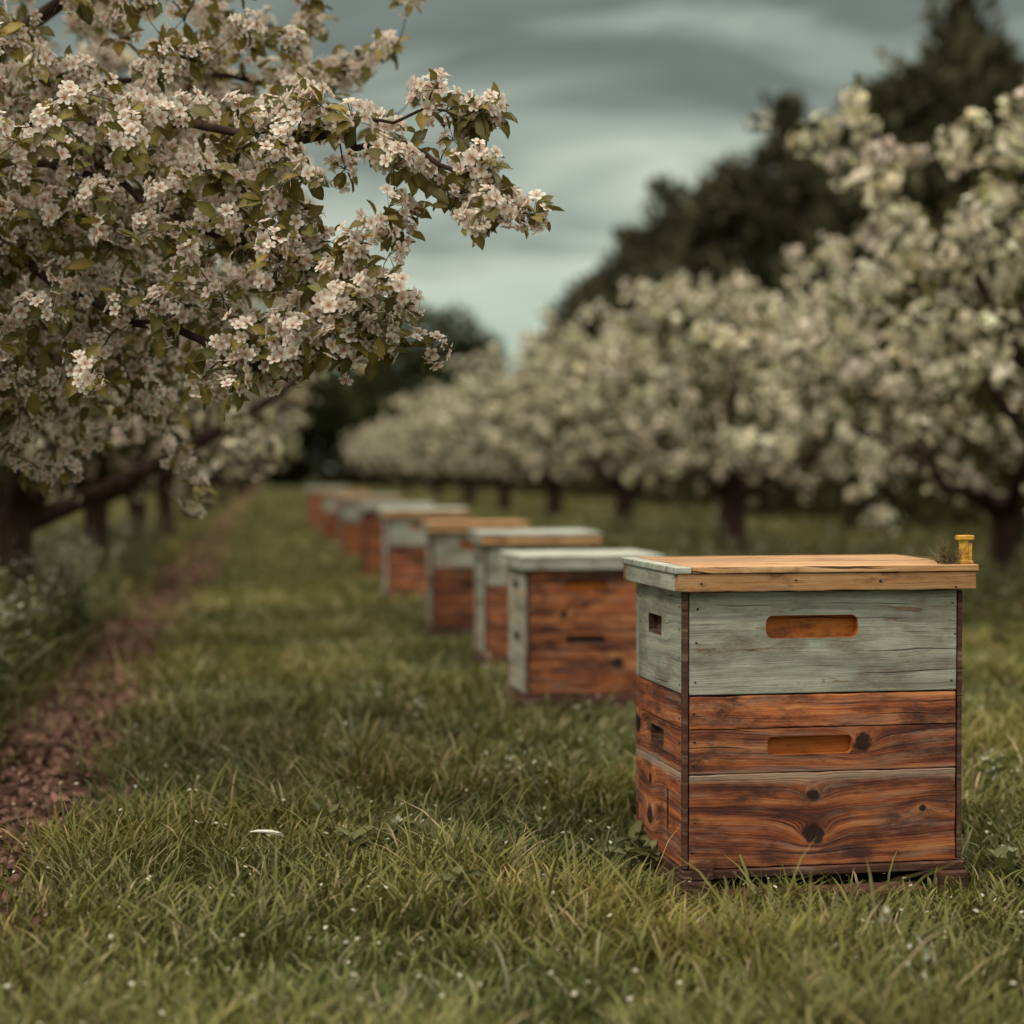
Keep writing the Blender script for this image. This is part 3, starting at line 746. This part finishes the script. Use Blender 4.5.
def hive(x, y, w, dp, h, a, style):
    E = bpy.data.objects.new('beehive', None); COL.objects.link(E)
    hero = style == 0
    E.location = (x, y, 0); E.rotation_euler = (0, 0, a)
    k = (h - .02) / .507
    zz = lambda v: .02 + (v - .02) * k
    t = .022; wb = .0026 if hero else 0
    split = zz(.338)
    lowm = W_HERO if hero else W_RED
    upm = {0: W_PAINT, 1: W_RED, 2: W_PAINT, 3: W_PAINTW, 4: W_RED}[style]
    sidem_low = W_PAINTW if style in (1, 3, 2) else lowm
    sidem_up = W_PAINTW if style in (1, 3) else upm
    hx0, hx1 = w * .288, w * .62
    bl = [(.02, .193), (.194, .275), (.276, .337)]
    for i, (a0, a1) in enumerate(bl):
        a0, a1 = zz(a0), zz(a1); holes = []
        if i == 1: holes = [((hx0 + .004, -.01, zz(.226)), (hx1 - .01, .018, zz(.260)), 1, .010)]
        pr = (0, .0014, .0004)[i]
        part('lower_board', E, (.009, 0 + pr, a0), (w - .009, t, a1), lowm, .0022, holes, W_ORG if hero else W_DARK, 0 if holes else wb)
        part('lower_back_board', E, (.0, dp - t, a0), (w, dp, a1), lowm)
        holes = []
        if i == 1: holes = [((-.01, dp * .42, zz(.222)), (.016, dp * .68, zz(.258)), 0, .004)]
        if i == 0 and hero: holes = [((-.01, dp * .30, .07), (.014, dp * .34, .15), 0, .004)]
        part('lower_side_board', E, (0 + pr, t + .002, a0), (t, dp - t - .002, a1), sidem_low, .0022, holes, W_DARK)
        part('lower_side_board', E, (w - t, t + .002, a0), (w - pr, dp - t - .002, a1), lowm)
    u0, u1 = split + .0015, h
    holes = [((hx0, -.01, zz(.441)), (hx1, .018, zz(.483)), 1, .014)]
    part('upper_front_board', E, (.009, 0, u0), (w - .009, t, u1), upm, .0022, holes, W_ORG)
    part('upper_back_board', E, (0, dp - t, u0), (w, dp, u1), upm)
    part('upper_side_board', E, (0, t + .002, u0), (t, dp - t - .002, u1), sidem_up, .0022, [((-.01, dp * .45, zz(.435)), (.016, dp * .72, zz(.472)), 0, .004)], W_DARK)
    part('upper_side_board', E, (w - t, t + .002, u0), (w, dp - t - .002, u1), upm)
    part('inner_frames', E, (t + .005, t + .005, .04), (w - t - .005, dp - t - .005, h - .01), W_DARK, 0)
    for nm, cx0, cx1 in (('corner_post', -.0015, .0065), ('corner_post', w - .0065, w + .002)):
        part(nm, E, (cx0, -.0008, .022), (cx1, .0185, h - .001), W_DARK, .001)
    r0, r1 = h + .0015, h + .041
    rimf = {0: W_RIM, 1: W_PALEZ, 2: W_RIM, 3: W_RIM, 4: W_PALEZ}[style]
    topm = {0: W_LID, 1: W_PALE, 2: W_PALE, 3: W_LID, 4: W_PALE}[style]
    ox = .021
    part('lid_rim_front', E, (-ox + .002, -ox, r0), (w + ox, -ox + .019, r1 - .006), rimf, .0025, wob=wb)
    part('lid_rim_back', E, (-ox, dp + ox - .019, r0), (w + ox, dp + ox, r1 - .006), rimf, .002)
    part('lid_rim_side', E, (-ox, -ox + .0195, r0 + .001), (-ox + .019, dp + ox - .0195, r1 - .006), W_PALEZ, .002)
    part('lid_rim_side', E, (w + ox - .019, -ox + .0195, r0 + .001), (w + ox, dp + ox - .0195, r1 - .006), rimf, .002)
    npk = 4; L = dp + 2 * ox + .006
    for i in range(npk):
        y0 = -ox - .003 + L * i / npk; y1 = -ox - .003 + L * (i + 1) / npk - .0015
        part('lid_plank', E, (-ox + (.028 if hero else -.003), y0, r1 - .0055), (w + ox + .003, y1, r1 + .0065 + .0008 * (i % 2)), topm, .002)
    if hero: part('lid_metal_edge', E, (-ox - .004, -ox - .003, r1 - .0055), (-ox + .027, dp + ox + .003, r1 + .0062), W_PALE, .002)
    part('lid_underside', E, (.0, .0, h + .002), (w, dp, r1 - .008), W_DARK, 0)
    part('floor_board', E, (-.006, -.010, .004), (w + .004, dp + .004, .0185), W_DARK, .002)
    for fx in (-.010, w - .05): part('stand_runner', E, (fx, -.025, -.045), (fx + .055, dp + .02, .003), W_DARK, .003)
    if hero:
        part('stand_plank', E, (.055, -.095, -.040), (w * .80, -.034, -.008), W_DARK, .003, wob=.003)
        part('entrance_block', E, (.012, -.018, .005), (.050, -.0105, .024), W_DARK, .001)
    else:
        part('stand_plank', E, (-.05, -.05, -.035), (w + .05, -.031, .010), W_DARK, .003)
    mb = MB()
    th = np.linspace(0, 2 * np.pi, 8, endpoint=False)
    def nail(p, ax, r=.0026):
        r *= .7 + .5 * rng.random()
        c, s = np.cos(th) * r, np.sin(th) * r
        if ax == 1: ring = np.stack([c, np.zeros(8), s], 1); nn = np.array([0, -.0016, 0])
        else: ring = np.stack([np.zeros(8), c, s], 1); nn = np.array([-.0016, 0, 0])
        v = np.vstack([ring + p, ring * .8 + p + nn, [np.array(p) + nn * 1.1]])
        f4 = [(i, (i + 1) % 8, 8 + (i + 1) % 8, 8 + i) for i in range(8)]; f3 = [(8 + i, 8 + (i + 1) % 8, 16) for i in range(8)]
        mb.add(v, [np.array(f4), np.array(f3)])
    for z in (.05, .11, .17, .215, .255, .30, .36, .41, .45, .50):
        for xx in (.020, w - .018):
            if rng.random() < .85: nail((xx + rng.normal() * .0035, .0006, zz(z) + rng.normal() * .009), 1)
        nail((.0008, dp - .035, zz(z)), 0); nail((.0008, .034 + rng.normal() * .002, zz(z) + rng.normal() * .006), 0)
    for xx in (.03, .21, .36, w - .02): nail((xx + rng.normal() * .01, -ox - .0001, (r0 + r1) / 2 - .004 + rng.normal() * .005), 1)
    obj('nails', mb.build('nails', [M_NAIL]), E)
    return E
hs = [hive(*p) for p in HV]

H0 = hs[0]; w0 = HV[0][2]; zt = HV[0][4] + .041 + .007
yb = .0
part('bracket_post', H0, (w0 + .0, yb, zt), (w0 + .014, yb + .014, zt + .044), M_YEL, .002)
part('bracket_cap', H0, (w0 - .006, yb - .004, zt + .044), (w0 + .024, yb + .018, zt + .053), M_YEL, .002)
part('bracket_foot', H0, (w0 - .004, yb - .004, zt), (w0 + .0225, yb + .018, zt + .006), M_YEL, .002)
part('bracket_arm', H0, (w0 + .0145, yb + .001, zt + .0065), (w0 + .022, yb + .013, zt + .038), M_YEL, .002)
mb = MB(); rng = np.random.default_rng(3)
for i in range(130):
    a = rng.random() * 6.28; r = .022 * rng.random(); p0 = np.array([w0 - .024 + r * math.cos(a), yb + .01 + r * math.sin(a), zt + .001])
    d = norm(np.array([rng.normal() * .7 - .3, rng.normal() * .6, abs(rng.normal()) * 1.0])); L = .012 + .040 * rng.random()
    tube(mb, [p0, p0 + d * L * .5 + (0, 0, .003), p0 + d * L], [.0009, .0007, .0003], 4, 0, tuple(np.array([.26, .20, .10]) * (.3 + rng.random())))
obj('dry_twigs', mb.build('dry_twigs', [M_LEAF]), H0)

# ------------------------------------------------------------------ light / world
sun_el, sdir = math.radians(50), (-.6, -.50)
L = bpy.data.lights.new('sun', 'SUN'); L.energy = 1.5; L.angle = math.radians(10); L.color = (1, .89, .74)
so = bpy.data.objects.new('sun', L); COL.objects.link(so)
v = Vector((sdir[0], sdir[1], math.hypot(*sdir) * math.tan(sun_el)))
so.rotation_euler = v.to_track_quat('Z', 'Y').to_euler(); so.location = v * 10
W = bpy.data.worlds.new('World'); S.world = W; W.use_nodes = True; W.node_tree.nodes.clear()
nt = NT(W)
sky = nt.new('ShaderNodeTexSky'); sky.sky_type = 'NISHITA'; sky.sun_disc = False; sky.sun_elevation = sun_el; sky.sun_rotation = math.atan2(sdir[0], sdir[1])
tc = nt.new('ShaderNodeTexCoord'); sp = nt.new('ShaderNodeSeparateXYZ'); nt.link(tc.outputs['Generated'], sp.inputs[0])
mp = nt.new('ShaderNodeMapping'); mp.inputs['Scale'].default_value = (4.4, 4.4, 17.0); mp.inputs['Location'].default_value = (.3, 0, .4); nt.link(tc.outputs['Generated'], mp.inputs[0])
cn = nt.noise(mp.outputs[0], 1.0, 4, .5, .6)
el = nt.math('ADD', sp.outputs[2], nt.math('MULTIPLY', nt.math('SUBTRACT', cn, .5), .36))
cl = nt.ramp(el, [(0.0, (.58, .67, .54)), (.08, (.46, .57, .46)), (.135, (.60, .67, .55)), (.18, (.38, .44, .37)), (.235, (.165, .195, .170)), (.30, (.24, .28, .24)), (.45, (1.1, 1.06, .90)), (.8, (2.2, 2.05, 1.68))])
b1_ = nt.new('ShaderNodeBackground'); nt.link(sky.outputs[0], b1_.inputs[0]); b1_.inputs[1].default_value = .07
b2_ = nt.new('ShaderNodeBackground'); nt.link(cl, b2_.inputs[0]); b2_.inputs[1].default_value = 1.0
mx = nt.new('ShaderNodeMixShader'); mx.inputs[0].default_value = .94; nt.link(b1_.outputs[0], mx.inputs[1]); nt.link(b2_.outputs[0], mx.inputs[2])
o_ = nt.new('ShaderNodeOutputWorld'); nt.link(mx.outputs[0], o_.inputs[0])

S.view_settings.view_transform = 'Standard'; S.view_settings.look = 'None'; S.view_settings.exposure = 0
cam = bpy.data.cameras.new('camera'); co = bpy.data.objects.new('camera', cam); COL.objects.link(co)
co.location = (0, 0, .75); co.rotation_euler = (math.radians(90 - 1.266), 0, 0)
cam.sensor_width = 36; cam.lens = 1900 / 1024 * 36; cam.clip_end = 2000; cam.clip_start = .05
cam.dof.use_dof = True; cam.dof.focus_distance = 3.5; cam.dof.aperture_fstop = 2.1
S.camera = co
